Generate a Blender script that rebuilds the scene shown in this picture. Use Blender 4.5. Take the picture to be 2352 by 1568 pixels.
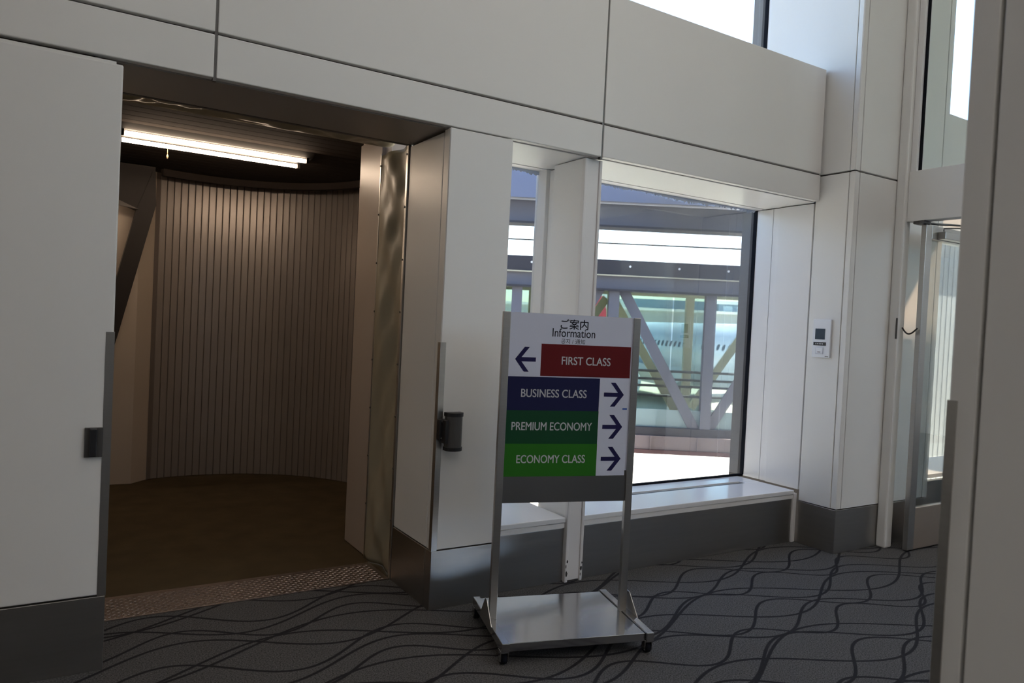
import bpy, bmesh, math, random
from mathutils import Matrix, Vector
random.seed(7)
for o in list(bpy.data.objects):
    bpy.data.objects.remove(o)
S = bpy.context.scene
COL = S.collection

# ------------------------------------------------------------------ camera
YAW, PITCH, ROLL = -0.556698, -0.0231522, 0.0481424
cy, sy, cp, sp = math.cos(YAW), math.sin(YAW), math.cos(PITCH), math.sin(PITCH)
fw = Vector((-sy * cp, cy * cp, sp)); rt = Vector((cy, sy, 0)); up = rt.cross(fw)
c, s = math.cos(ROLL), math.sin(ROLL)
R_, U_ = rt * c + up * s, up * c - rt * s
cam = bpy.data.cameras.new('camera'); co = bpy.data.objects.new('camera', cam); COL.objects.link(co)
co.matrix_world = Matrix(((R_.x, U_.x, -fw.x, 0), (R_.y, U_.y, -fw.y, 0), (R_.z, U_.z, -fw.z, 1.55), (0, 0, 0, 1)))
cam.sensor_width = 36; cam.lens = 26.088; cam.clip_start = 0.05; cam.clip_end = 2000
cam.dof.use_dof = True; cam.dof.focus_distance = 4.2; cam.dof.aperture_fstop = 4.0
S.camera = co

# ------------------------------------------------------------------ sky, sun, exposure
SUN_TO = Vector((0.60, -0.16, 0.78)).normalized()
w = bpy.data.worlds.new('sky'); S.world = w; w.use_nodes = True
nt = w.node_tree; bg = nt.nodes['Background']
sky = nt.nodes.new('ShaderNodeTexSky'); sky.sky_type = 'NISHITA'; sky.sun_disc = False
sky.sun_elevation = math.asin(SUN_TO.z); sky.sun_rotation = math.atan2(SUN_TO.x, SUN_TO.y)
sky.air_density = 1.0; sky.dust_density = 0.6; sky.ozone_density = 1.0
nt.links.new(sky.outputs[0], bg.inputs[0]); bg.inputs[1].default_value = 0.34
sl = bpy.data.lights.new('sun', 'SUN'); sl.energy = 14.0; sl.angle = 0.009; sl.color = (1.0, 0.93, 0.82)
so = bpy.data.objects.new('sun', sl); COL.objects.link(so)
so.rotation_euler = SUN_TO.to_track_quat('Z', 'Y').to_euler(); so.location = (20, -10, 30)
S.view_settings.view_transform = 'Standard'; S.view_settings.look = 'None'
S.view_settings.exposure = 1.56; S.view_settings.gamma = 1.0; S.view_settings.use_curve_mapping = False

# ------------------------------------------------------------------ materials
def principled(name, col, rough=0.5, metal=0.0, spec=0.5, var=0.0, vscale=3.0, bump=0.0, bscale=200.0, stretch=None, coat=0.0):
    m = bpy.data.materials.new(name); m.use_nodes = True
    n = m.node_tree.nodes; l = m.node_tree.links; b = n['Principled BSDF']
    b.inputs['Base Color'].default_value = (*col, 1); b.inputs['Roughness'].default_value = rough
    b.inputs['Metallic'].default_value = metal; b.inputs['Specular IOR Level'].default_value = spec
    b.inputs['Coat Weight'].default_value = coat
    if var or bump or stretch:
        tc = n.new('ShaderNodeTexCoord'); mp = n.new('ShaderNodeMapping'); l.new(tc.outputs['Object'], mp.inputs[0])
        if stretch: mp.inputs['Scale'].default_value = stretch
    if var:
        no = n.new('ShaderNodeTexNoise'); no.inputs['Scale'].default_value = vscale; no.inputs['Detail'].default_value = 5
        l.new(mp.outputs[0], no.inputs[0])
        mx = n.new('ShaderNodeMix'); mx.data_type = 'RGBA'
        mx.inputs[6].default_value = (*[x * (1 - var) for x in col], 1); mx.inputs[7].default_value = (*[min(1, x * (1 + var)) for x in col], 1)
        l.new(no.outputs['Fac'], mx.inputs[0]); l.new(mx.outputs[2], b.inputs['Base Color'])
        if metal > .5:
            mr = n.new('ShaderNodeMapRange'); mr.inputs[3].default_value = rough * .8; mr.inputs[4].default_value = rough * 1.25
            l.new(no.outputs['Fac'], mr.inputs[0]); l.new(mr.outputs[0], b.inputs['Roughness'])
    if bump:
        nb = n.new('ShaderNodeTexNoise'); nb.inputs['Scale'].default_value = bscale; nb.inputs['Detail'].default_value = 3
        l.new(mp.outputs[0], nb.inputs[0])
        bp = n.new('ShaderNodeBump'); bp.inputs['Strength'].default_value = bump; bp.inputs['Distance'].default_value = 0.002
        l.new(nb.outputs['Fac'], bp.inputs['Height']); l.new(bp.outputs[0], b.inputs['Normal'])
    return m

def emission(name, col, strength):
    m = bpy.data.materials.new(name); m.use_nodes = True; n = m.node_tree.nodes; l = m.node_tree.links
    n.clear(); e = n.new('ShaderNodeEmission'); o = n.new('ShaderNodeOutputMaterial')
    e.inputs[0].default_value = (*col, 1); e.inputs[1].default_value = strength; l.new(e.outputs[0], o.inputs[0]); return m

def glass(name, tint, refl=1.0, dirt=0.0):
    m = bpy.data.materials.new(name); m.use_nodes = True; n = m.node_tree.nodes; l = m.node_tree.links
    n.clear(); o = n.new('ShaderNodeOutputMaterial'); t = n.new('ShaderNodeBsdfTransparent'); g = n.new('ShaderNodeBsdfGlossy')
    t.inputs[0].default_value = (*tint, 1); g.inputs['Roughness'].default_value = 0.0
    f = n.new('ShaderNodeFresnel'); f.inputs[0].default_value = 1.45
    mu = n.new('ShaderNodeMath'); mu.operation = 'MULTIPLY'; mu.inputs[1].default_value = refl; l.new(f.outputs[0], mu.inputs[0])
    mx = n.new('ShaderNodeMixShader'); l.new(mu.outputs[0], mx.inputs[0]); l.new(t.outputs[0], mx.inputs[1]); l.new(g.outputs[0], mx.inputs[2])
    out = mx.outputs[0]
    if dirt:
        d = n.new('ShaderNodeBsdfDiffuse'); d.inputs[0].default_value = (.7, .75, .8, 1)
        tc = n.new('ShaderNodeTexCoord'); vo = n.new('ShaderNodeTexVoronoi'); vo.inputs['Scale'].default_value = 26; l.new(tc.outputs['Object'], vo.inputs[0])
        cmp = n.new('ShaderNodeMapRange'); cmp.inputs[1].default_value = .045; cmp.inputs[2].default_value = .02; cmp.inputs[3].default_value = 0; cmp.inputs[4].default_value = dirt
        l.new(vo.outputs['Distance'], cmp.inputs[0])
        m2 = n.new('ShaderNodeMixShader'); l.new(cmp.outputs[0], m2.inputs[0]); l.new(out, m2.inputs[1]); l.new(d.outputs[0], m2.inputs[2]); out = m2.outputs[0]
    l.new(out, o.inputs[0]); return m

WHITE = principled('white_enamel_panel', (.80, .79, .765), .38, spec=.4, var=.02, vscale=1.3)
WHITE2 = principled('white_window_frame', (.82, .81, .80), .32, spec=.5, var=.015)
CORE = principled('dark_joint_recess', (.10, .09, .085), .8)
STEEL = principled('brushed_stainless', (.50, .485, .46), .34, 1.0, var=.08, vscale=9, stretch=(1, 1, 14))
STEELH = principled('brushed_stainless_plinth', (.42, .405, .385), .36, 1.0, var=.10, vscale=5, stretch=(.6, .6, 9))
STEELP = principled('polished_stainless', (.58, .57, .56), .13, 1.0, var=.05, vscale=6, stretch=(1, 12, 1))
BLACK = principled('black_plastic', (.018, .018, .02), .42)
RUBBER = principled('black_rubber_gasket', (.008, .009, .013), .85, spec=.1)
GREYP = principled('dark_grey_metal', (.12, .115, .11), .4, .6)
CEIL = principled('ceiling_white', (.72, .72, .71), .7)
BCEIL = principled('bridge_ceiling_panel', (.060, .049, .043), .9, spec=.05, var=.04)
SLAT = principled('bridge_slat_metal', (.40, .355, .32), .33, .35, var=.06, vscale=4, stretch=(1, 1, .3))
CREAM = principled('cream_painted_wall', (.62, .52, .42), .5, var=.03)
DKBROWN = principled('dark_brown_steel', (.030, .023, .020), .6, .1)
BFLOOR = principled('brown_bridge_carpet', (.085, .062, .034), .95, spec=.1, var=.35, vscale=5, bump=.5, bscale=500)
TREAD = principled('aluminium_tread', (.31, .255, .225), .34, .9, var=.12, vscale=30)
TUBE = emission('fluorescent_tube_glow', (1.0, .76, .55), 9.5)
LAMPH = principled('lamp_housing', (.02, .017, .015), .6)
SEAL = principled('translucent_seal_sheet', (.36, .32, .23), .42, 0, .4, var=.12, vscale=3, stretch=(1, 1, .4))
GLASS = glass('window_glass', (.92, .94, .95), .4, .35)
GLASSB = glass('bridge_glass', (.63, .69, .67), .5)
GLASSD = glass('door_glass', (.90, .93, .92), .5)
SCREEN = principled('lcd_screen', (.06, .085, .11), .2)
PANELW = principled('controller_white', (.80, .82, .86), .35)

def carpet():
    m = bpy.data.materials.new('wave_line_carpet'); m.use_nodes = True; n = m.node_tree.nodes; l = m.node_tree.links; b = n['Principled BSDF']
    tc = n.new('ShaderNodeTexCoord'); sx = n.new('ShaderNodeSeparateXYZ'); l.new(tc.outputs['Object'], sx.inputs[0])
    X, Y = sx.outputs[0], sx.outputs[1]
    def M(op, a, b_=None):
        k = n.new('ShaderNodeMath'); k.operation = op
        for i, v in enumerate((a, b_)):
            if v is None: continue
            if isinstance(v, (int, float)): k.inputs[i].default_value = v
            else: l.new(v, k.inputs[i])
        return k.outputs[0]
    best = None
    # (amplitude, wavelength, x of crest, y offset, spacing) of each family of woven lines
    for A, L, x0, y0, spc in ((.135, 1.06, 3.63, 2.715, .595), (.20, 2.12, 3.46, 2.29, .595), (.15, 1.37, 3.3, 2.92, .595), (.11, .86, 4.0, 2.50, .595), (.17, 1.75, 4.5, 2.80, .595), (.125, 1.22, 3.9, 2.60, .595)):
        k = 2 * math.pi / L
        ph = M('MULTIPLY', M('SUBTRACT', X, x0), k)
        f = M('MULTIPLY', M('COSINE', ph), A)
        d = M('PINGPONG', M('ADD', M('SUBTRACT', Y, f), 100 * spc - y0), spc / 2)
        slope = M('MULTIPLY', M('SINE', ph), A * k)
        d = M('DIVIDE', d, M('SQRT', M('ADD', M('MULTIPLY', slope, slope), 1.0)))
        best = d if best is None else M('MINIMUM', best, d)
    no = n.new('ShaderNodeTexNoise'); no.inputs['Scale'].default_value = 160; l.new(tc.outputs['Object'], no.inputs[0]); no.inputs['Detail'].default_value = 4
    d = M('ADD', best, M('MULTIPLY', M('SUBTRACT', no.outputs['Fac'], .5), .004))
    mr = n.new('ShaderNodeMapRange'); mr.inputs[1].default_value = .0065; mr.inputs[2].default_value = .0105; l.new(d, mr.inputs[0])
    g = n.new('ShaderNodeTexNoise'); g.inputs['Scale'].default_value = 150; g.inputs['Detail'].default_value = 2; l.new(tc.outputs['Object'], g.inputs[0])
    rp = n.new('ShaderNodeMapRange'); rp.inputs[1].default_value = .3; rp.inputs[2].default_value = .75; rp.inputs[3].default_value = .035; rp.inputs[4].default_value = .155; l.new(g.outputs['Fac'], rp.inputs[0])
    cc = n.new('ShaderNodeCombineColor')
    for i, t in enumerate((1.0, .985, .985)): l.new(M('MULTIPLY', rp.outputs[0], t), cc.inputs[i])
    mx = n.new('ShaderNodeMix'); mx.data_type = 'RGBA'; mx.inputs[6].default_value = (.022, .021, .024, 1); l.new(mr.outputs[0], mx.inputs[0]); l.new(cc.outputs[0], mx.inputs[7])
    l.new(mx.outputs[2], b.inputs['Base Color']); b.inputs['Roughness'].default_value = .95; b.inputs['Specular IOR Level'].default_value = .12
    bp = n.new('ShaderNodeBump'); bp.inputs['Strength'].default_value = .5; bp.inputs['Distance'].default_value = .003; l.new(g.outputs['Fac'], bp.inputs['Height']); l.new(bp.outputs[0], b.inputs['Normal'])
    return m
CARPET = carpet()

# ------------------------------------------------------------------ builders
ORG = {}
def tag(o, label=None, cat=None, group=None, kind=None):
    if label: o['label'] = label
    if cat: o['category'] = cat
    if group: o['group'] = group
    if kind: o['kind'] = kind
    return o
def thing(name, label, cat, loc=(0, 0, 0), rz=0.0, group=None, kind=None, local=False):
    o = bpy.data.objects.new(name, None); COL.objects.link(o); o.location = loc; o.rotation_euler = (0, 0, rz); o.empty_display_size = .1
    ORG[o.name] = Vector((0, 0, 0)) if local else Vector(loc)
    return tag(o, label, cat, group, kind)
def link(name, me, mat, parent=None, smooth=False):
    o = bpy.data.objects.new(name, me); COL.objects.link(o)
    if mat and not me.materials: me.materials.append(mat)
    if parent:
        o.parent = parent; ORG[o.name] = ORG[parent.name]
    else: ORG[o.name] = Vector((0, 0, 0))
    if smooth:
        for p in me.polygons: p.use_smooth = True
    return o
def off(parent): return ORG[parent.name] if parent else Vector((0, 0, 0))
def mesh(name, vs, fs, mat, parent=None, smooth=False):
    k = off(parent); me = bpy.data.meshes.new(name); me.from_pydata([tuple(Vector(v) - k) for v in vs], [], fs); me.update()
    return link(name, me, mat, parent, smooth)
def bmobj(name, bm, mat, parent=None, smooth=False):
    k = off(parent); bmesh.ops.translate(bm, vec=-k, verts=bm.verts); bmesh.ops.recalc_face_normals(bm, faces=bm.faces)
    me = bpy.data.meshes.new(name); bm.to_mesh(me); bm.free(); return link(name, me, mat, parent, smooth)
def addbox(bm, x0, x1, y0, y1, z0, z1, bevel=0.0, rot=None):
    r = bmesh.ops.create_cube(bm, size=1); v = r['verts']
    for q in v:
        q.co = Vector((x0 + (q.co.x + .5) * (x1 - x0), y0 + (q.co.y + .5) * (y1 - y0), z0 + (q.co.z + .5) * (z1 - z0)))
    if bevel:
        es = list({e for q in v for e in q.link_edges})
        bmesh.ops.bevel(bm, geom=es, offset=bevel, segments=2, affect='EDGES', profile=.5)
    if rot: bmesh.ops.transform(bm, matrix=rot, verts=v)
def box(name, x0, x1, y0, y1, z0, z1, mat, parent=None, bevel=.003):
    bm = bmesh.new(); addbox(bm, x0, x1, y0, y1, z0, z1, bevel); return bmobj(name, bm, mat, parent)
def boxes(name, L, mat, parent=None, bevel=.0):
    bm = bmesh.new()
    for b in L: addbox(bm, *b, bevel)
    return bmobj(name, bm, mat, parent)
def prism(name, pts, axis, a0, a1, mat, parent=None):
    """polygon pts extruded along axis ('x','y','z')"""
    def P(p, t):
        return {'x': (t, p[0], p[1]), 'y': (p[0], t, p[1]), 'z': (p[0], p[1], t)}[axis]
    n = len(pts); vs = [P(p, a0) for p in pts] + [P(p, a1) for p in pts]
    fs = [tuple(range(n)), tuple(range(2 * n - 1, n - 1, -1))] + [(i, (i + 1) % n, n + (i + 1) % n, n + i) for i in range(n)]
    bm = bmesh.new(); V = [bm.verts.new(v) for v in vs]
    for f in fs: bm.faces.new([V[i] for i in f])
    return bmobj(name, bm, mat, parent)
def addtube(bm, pts, r, seg=10, caps=True):
    pts = [Vector(p) for p in pts]; rings = []
    for i, p in enumerate(pts):
        d = (pts[min(i + 1, len(pts) - 1)] - pts[max(i - 1, 0)]).normalized()
        a = d.orthogonal().normalized() if i == 0 else (a - d * a.dot(d)).normalized()
        b = d.cross(a); rr = r[i] if isinstance(r, (list, tuple)) else r
        rings.append([bm.verts.new(p + a * math.cos(2 * math.pi * k / seg) * rr + b * math.sin(2 * math.pi * k / seg) * rr) for k in range(seg)])
    for A, B in zip(rings, rings[1:]):
        for k in range(seg): bm.faces.new((A[k], A[(k + 1) % seg], B[(k + 1) % seg], B[k]))
    if caps:
        bm.faces.new(rings[0]); bm.faces.new(rings[-1][::-1])
def tube(name, pts, r, mat, parent=None, seg=10):
    bm = bmesh.new(); addtube(bm, pts, r, seg); o = bmobj(name, bm, mat, parent)
    for p in o.data.polygons: p.use_smooth = len(p.vertices) == 4
    return o

# ================================================================== SETTING
TOP = 6.2       # ceiling height
FY = 3.54       # front plane of piers and fascia
GY = 4.15       # glass plane
DX0, DX1 = .228, 1.76   # doorway to the boarding bridge
PX = 2.15       # right edge of the pier
CX = 4.86       # left face of the column
CY_ = 3.27      # front face of the column

fl = box('floor', -6, 13, -8, 4.07, -.3, 0, CARPET, None, 0); tag(fl, 'dark grey carpet with black wavy lines', 'floor', kind='structure')
tag(box('wall_left', -6.3, -6, -8.3, 4.3, -.3, TOP, WHITE, None, 0), 'white wall at the far left end of the hall', 'wall', kind='structure')
tag(box('wall_end', 13, 13.3, -8.3, 4.3, -.3, TOP, WHITE, None, 0), 'white wall at the far right end of the hall', 'wall', kind='structure')
# ceiling with one unseen skylight added to put sun in the far bay
SKX0, SKX1, SKY0, SKY1 = 8.95, 11.6, 2.27, 2.85
boxes('ceiling', [(-6.3, SKX0, -11.3, 4.5, TOP, TOP + .3), (SKX1, 13.3, -11.3, 4.5, TOP, TOP + .3), (SKX0, SKX1, -11.3, SKY0, TOP, TOP + .3), (SKX0, SKX1, SKY1, 4.5, TOP, TOP + .3)], CEIL)
box('added_skylight_pane', SKX0, SKX1, SKY0, SKY1, TOP + .1, TOP + .11, glass('added_skylight_tint', (.50, .44, .38), .3), bpy.data.objects['ceiling'], 0)
tag(bpy.data.objects['ceiling'], 'white ceiling of the hall', 'ceiling', kind='structure')
# unseen wall behind the camera; high windows and deep eave added for light
wb = thing('wall_back', 'unseen wall behind the camera with clerestory windows added for light', 'wall', (0, -8, 0), kind='structure')
DIMW = principled('dim_grey_wall', (.14, .132, .125), .7)
box('wall_panel', -6, 13, -8.3, -8, -.3, 2.9, DIMW, wb, 0); box('wall_panel', -6, 13, -8.3, -8, 5.9, TOP, WHITE, wb, 0)
box('wall_panel', -6, 8.2, -8.3, -8, 2.9, 5.9, DIMW, wb, 0)
for i in range(3):
    x = 8.26 + i * 2.1; box('mullion', x - .06, x + .06, -8.25, -8.05, 2.9, 5.9, WHITE2, wb)
box('pane', 8.2, 13, -8.16, -8.15, 2.9, 5.9, GLASS, wb, 0)

# unseen light strips added under the hall ceiling to brighten the room
LFILL = emission('added_strip_glow', (1.0, .91, .84), 2.3)
for y, lb in ((-6.2, 'added unseen light strip in the hall ceiling nearest the back wall'), (-3.6, 'added unseen light strip in the middle of the hall ceiling'), (-1.0, 'added unseen light strip in the hall ceiling nearest the doorway')):
    cl_ = thing('added_light_strip', lb, 'light', (.5, y, TOP), group='added hall fill strips')
    box('frame', -4.6, 9.3, y - .19, y + .19, TOP - .012, TOP - .001, WHITE2, cl_, .002); box('fill_glow', -4.5, 9.2, y - .15, y + .15, TOP - .016, TOP - .012, LFILL, cl_, 0)
cl_ = thing('added_light_strip', 'added unseen short light strip in the hall ceiling above the information sign', 'light', (2.6, 1.5, TOP), group='added hall fill strips')  # extra unseen strip, added to brighten the right-hand fascia and column
box('frame', .9, 4.6, 1.31, 1.69, TOP - .012, TOP - .001, WHITE2, cl_, .002); box('fill_glow', 1.0, 4.5, 1.35, 1.65, TOP - .016, TOP - .012, LFILL, cl_, 0)
# ---------------- fascia of enamel panels above the doorway and windows
wf = thing('wall_front', 'white enamel panel fascia above doorway and windows', 'wall', (0, FY, 2.58), kind='structure')
box('core', -6, CX, FY + .03, GY + .03, 2.60, 3.53, CORE, wf, 0)
XJ = [-6.0, -1.6, .587, 2.775, CX - .012]
for a, b in zip(XJ, XJ[1:]):
    g = .006
    box('panel', a + g, b - g, FY, FY + .045, 2.578, 2.768, WHITE, wf, .004)
    box('panel', a + g, b - g, FY, FY + .045, 2.780, 3.55, WHITE, wf, .004)
box('panel', -6, .587, GY - .12, GY + .03, 3.551, TOP, WHITE, wf, 0)  # unseen wall panel, shuts out upper window light on the left
box('ledge', -6, CX - .01, FY + .045, GY - .03, 3.53, 3.55, WHITE, wf)
for x in (.587, 2.775): box('joint_strip', x - .0075, x + .0075, FY + .006, FY + .03, 2.565, 3.55, GREYP, wf, 0)
# soffit over the doorway (metal sheet) and over the windows
box('soffit', DX0 - .1, DX1 + .1, FY + .045, 4.06, 2.572, 2.60, principled('soffit_sheet', (.38, .35, .32), .42, .3), wf, .002)
box('soffit', PX, CX - .012, FY + .046, 3.602, 2.572, 2.60, WHITE2, wf, .002)
box('soffit', PX - .3, CX + .04, 3.607, 4.06, 2.575, 2.60, WHITE2, wf, .002)
box('soffit', PX - .3, CX + .04, 4.066, GY + .03, 2.572, 2.60, WHITE2, wf, .002)

# ---------------- piers either side of the doorway
def guard(name, x0, x1, side, parent):
    """stainless angle on a pier corner; side -1 = corner on the left end, +1 = on the right end"""
    t = .0025; xc = x0 if side < 0 else x1
    pts = [(x0, FY - t), (x1, FY - t), (x1, FY + .03), (x1 - t, FY + .03), (x1 - t, FY), (x0, FY)] if side > 0 else \
          [(x1, FY - t), (x0, FY - t), (x0, FY + .03), (x0 + t, FY + .03), (x0 + t, FY), (x1, FY)]
    return prism(name, pts, 'z', .318, 1.437, STEEL, parent)
wl = thing('wall_pier', 'white pier left of the dark doorway with steel base', 'wall', (-1, FY, 0), kind='structure')
box('core', -6, DX0 - .02, FY + .03, 4.06, 0, 2.56, CORE, wl, 0)
box('panel', -6, -2.3, FY, 4.06, .322, 2.553, WHITE, wl, .004)
box('panel', -2.29, DX0, FY, 4.06, .322, 2.553, WHITE, wl, .006)
box('lip', -2.29, DX0 - .025, FY + .012, 4.0, 2.553, 2.566, WHITE, wl, .003)
box('plinth', -6, DX0 + .001, FY - .004, 4.06, 0, .317, STEELH, wl, .002)
guard('corner_guard', DX0 - .03, DX0 + .003, 1, wl)
wr = thing('wall_pier', 'white pier between the doorway and the windows', 'wall', (1.95, FY, 0), kind='structure')
box('core', DX1 + .02, PX - .02, FY + .02, 4.08, 0, 2.57, CORE, wr, 0)
box('panel', DX1 + .002, PX, FY, FY + .04, .322, 2.572, WHITE, wr, .004)
box('corner_strip', DX1, DX1 + .05, FY + .004, FY + .068, .322, 2.569, WHITE, wr, .003)
box('panel', DX1, DX1 + .04, FY + .074, 4.055, .322, 2.560, WHITE, wr, .004)
box('panel', PX - .04, PX, FY + .045, GY, .40, 2.572, WHITE, wr, .003)
box('plinth', DX1 - .003, PX, FY - .004, FY + .04, 0, .317, STEELH, wr, .002)
box('plinth', DX1 - .004, DX1 + .03, FY + .07, 4.06, 0, .317, STEELH, wr, .002)
box('plinth', DX1 - .0035, DX1 + .03, FY - .003, FY + .067, 0, .317, STEELH, wr, .002)
guard('corner_guard', DX1 - .003, DX1 + .030, -1, wr)
# ---------------- threshold plate with raised lugs
tp = thing('trim_1', 'aluminium chequer plate threshold across the doorway', 'threshold', (1, 4.23, 0), kind='structure')
box('plate', DX0 + .0, DX1 - .01, 4.072, 4.395, -.02, .006, TREAD, tp, .001)
bm = bmesh.new(); p = .0215
for i in range(int(1.5 / p)):
    for j in range(int(.30 / p)):
        x = DX0 + .02 + i * p; y = 4.088 + j * p; a = .75 if (i + j) % 2 else -.75
        ca, sa = math.cos(a), math.sin(a); L_, W_ = .0142, .0044
        q = [(-L_, 0), (0, -W_), (L_, 0), (0, W_)]
        b = [bm.verts.new((x + u * ca - v * sa, y + u * sa + v * ca, .006)) for u, v in q]
        t = [bm.verts.new((x + .6 * (u * ca - v * sa), y + .6 * (u * sa + v * ca), .0088)) for u, v in q]
        bm.faces.new(t)
        for k in range(4): bm.faces.new((b[k], b[(k + 1) % 4], t[(k + 1) % 4], t[k]))
tag(bmobj('lugs', bm, TREAD, tp), kind='stuff')

# ---------------- windows
def window(n, x0, x1, z0, z1, label, right_gasket=True):
    wn = thing('window_%d' % n, label, 'window', ((x0 + x1) / 2, GY, z0), kind='structure')
    box('pane', x0, x1, GY, GY + .012, z0, z1, GLASS, wn, 0)
    if right_gasket: box('gasket', x1 - .035, x1, GY - .018, GY + .02, z0, z1, RUBBER, wn, .002)
    box('gasket', x0, x1, GY - .006, GY + .02, z0 - .012, z0 + .006, RUBBER, wn, .001)
    return wn
w1 = window(1, PX - .25, 2.775, .405, 2.58, 'narrow window pane left of the white post')
w2 = window(2, 2.80, CX + .045, .405, 2.58, 'large window pane right of the white post')
w3 = window(3, .587, CX + .045, 3.56, TOP, 'tall upper window above the panel fascia')
box('mullion', 2.745, 2.805, GY - .10, GY - .02, 3.56, TOP, WHITE2, w3)
# irregular smear of sealant along the window heads
for wn, a, b in ((w1, PX - .2, 2.73), (w2, 2.85, CX)):
    bm = bmesh.new(); N = int((b - a) / .012); prev = None
    for i in range(N + 1):
        x = a + (b - a) * i / N; h = .010 + .022 * abs(math.sin(i * 1.7 + 2 * math.sin(i * .31))) * random.random() + .012 * max(0, math.sin(x * 5.0))
        cur = (bm.verts.new((x, GY - .003, 2.574)), bm.verts.new((x, GY - .003, 2.574 - h)))
        if prev: bm.faces.new((prev[0], cur[0], cur[1], prev[1]))
        prev = cur
    bmobj('sealant', bm, principled('pale_sealant', (.62, .70, .86), .6), wn)
def sill(x0, x1, label, slot=True):
    sn = thing('trim_2', label, 'window sill', ((x0 + x1) / 2, 3.86, 0), kind='structure')
    if slot:
        box('board', x0, x1, 3.595, 3.925, .366, .397, principled('glossy_white_sill', (.80, .81, .82), .16, spec=.6), sn, .004)
        box('board', x0, x1, 3.985, GY - .005, .366, .397, bpy.data.materials['glossy_white_sill'], sn, .003)
        box('slot', x0, x1, 3.92, 3.99, .355, .384, GREYP, sn, 0)
        box('slat', x0, x1, 3.950, 3.957, .384, .394, STEEL, sn, 0)
        box('board', x1 - .16, x1, 3.925, 3.985, .366, .397, bpy.data.materials['glossy_white_sill'], sn, .002)
    else:
        box('board', x0, x1, 3.595, GY - .005, .366, .397, principled('glossy_white_sill', (.80, .81, .82), .16, spec=.6), sn, .004)
    box('lip', x0, x1, 3.603, 3.64, .331, .362, WHITE2, sn, .003)
    box('plinth', x0, x1, 3.612, 3.66, 0, .329, STEELH, sn, .002)
    return sn
sill(PX, 2.682, 'white window sill board over steel base left of the post', False)
sill(2.822, CX - .042, 'long white window sill board over steel base right of the post')
# white strip between the sill and the column
tag(box('trim_3', CX - .040, CX - .002, 3.60, 3.64, 0, .372, WHITE2, None, .003), 'narrow white upright strip between sill base and column', 'trim', kind='structure')
# ---------------- steel post between the windows
wp = thing('window_post', 'white painted steel post standing between the two windows', 'post', (2.75, 3.7, 0), kind='structure')
SCUFF = principled('worn_white_paint', (.80, .78, .77), .4)
box('web', 2.695, 2.80, 3.615, 3.92, 0, 2.57, WHITE2, wp, .003)
box('flange', 2.686, 2.708, 3.583, 3.615, 0, 2.567, SCUFF, wp, .005)
box('flange', 2.797, 2.818, 3.583, 3.615, 0, 2.567, SCUFF, wp, .005)
box('face_plate', 2.708, 2.797, 3.592, 3.615, .01, 2.567, SCUFF, wp, .002)
box('mullion', 2.732, 2.86, 4.06, GY + .03, .395, 2.575, WHITE2, wp, .003)
box('mullion_web', 2.76, 2.80, 3.92, 4.06, .395, 2.57, WHITE2, wp, .002)
bm = bmesh.new()
for (x, z, sx_, sz) in ((2.696, .055, .009, .02), (2.70, .13, .008, .012), (2.692, .10, .004, .014), (2.806, .075, .009, .018), (2.811, .11, .005, .008), (2.75, .006, .05, .006), (2.803, .04, .004, .012)):
    vs = [bm.verts.new((x + sx_ * math.cos(t) * random.uniform(.6, 1.1), 3.5822 if z > .02 else 3.591, max(.001, z + sz * math.sin(t) * random.uniform(.6, 1.1)))) for t in [k * math.pi / 4 for k in range(8)]]
    bm.faces.new(vs)
bmobj('paint_chips', bm, GREYP, wp)
# ---------------- column
col = thing('column', 'tall white panelled column standing right of the windows', 'column', (5.4, 3.6, 0), kind='structure')
box('core', CX + .03, 6.02, CY_ + .03, 4.3, .01, TOP, CORE, col, 0)
for z0, z1 in ((.322, 2.764), (2.776, TOP)):
    box('panel', CX, CX + .04, 3.318, 3.585 if z0 < 1 else 4.10, z0, z1, WHITE, col, .003)
    box('corner_strip', CX + .008 if z0 < 1 else CX, CX + .05, CY_ + .005, 3.310, z0, z1 - (.0 if z0 > 1 else -.004), WHITE, col, .003)
    box('corner_strip', CX + .004, CX + .055, CY_, CY_ + .045, z0, z1, WHITE, col, .003)
    box('panel', CX + .063, 5.39, CY_, CY_ + .04, z0, z1, WHITE, col, .003)
    box('panel', 5.46, 5.975, CY_, CY_ + .04, z0, z1, WHITE, col, .003)
    box('corner_strip', 5.985, 6.05, CY_, 3.6, z0, z1, WHITE, col, .003)
box('jamb_panel', CX + .002, CX + .04, 3.598, 3.905, .40, 2.568, WHITE2, col, .002)
box('jamb_panel', CX + .014, CX + .05, 3.905, 3.972, .40, 2.568, WHITE2, col, .002)
box('jamb_panel', CX + .014, CX + .05, 3.976, GY, .40, 2.568, WHITE2, col, .002)
box('jamb_panel', CX + .014, CX + .05, 4.103, GY, 3.56, TOP, WHITE2, col, .002)
box('plinth', CX - .004, CX + .03, CY_ - .003, 3.60, 0, .317, STEELH, col, .002)
box('plinth', CX - .003, 5.30, CY_ - .004, CY_ + .03, 0, .317, STEELH, col, .002)
box('plinth', 5.302, 5.39, CY_ - .001, CY_ + .03, 0, .317, STEELH, col, .002)
box('plinth', 5.46, 6.05, CY_ - .004, CY_ + .03, 0, .317, STEELH, col, .002)

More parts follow.
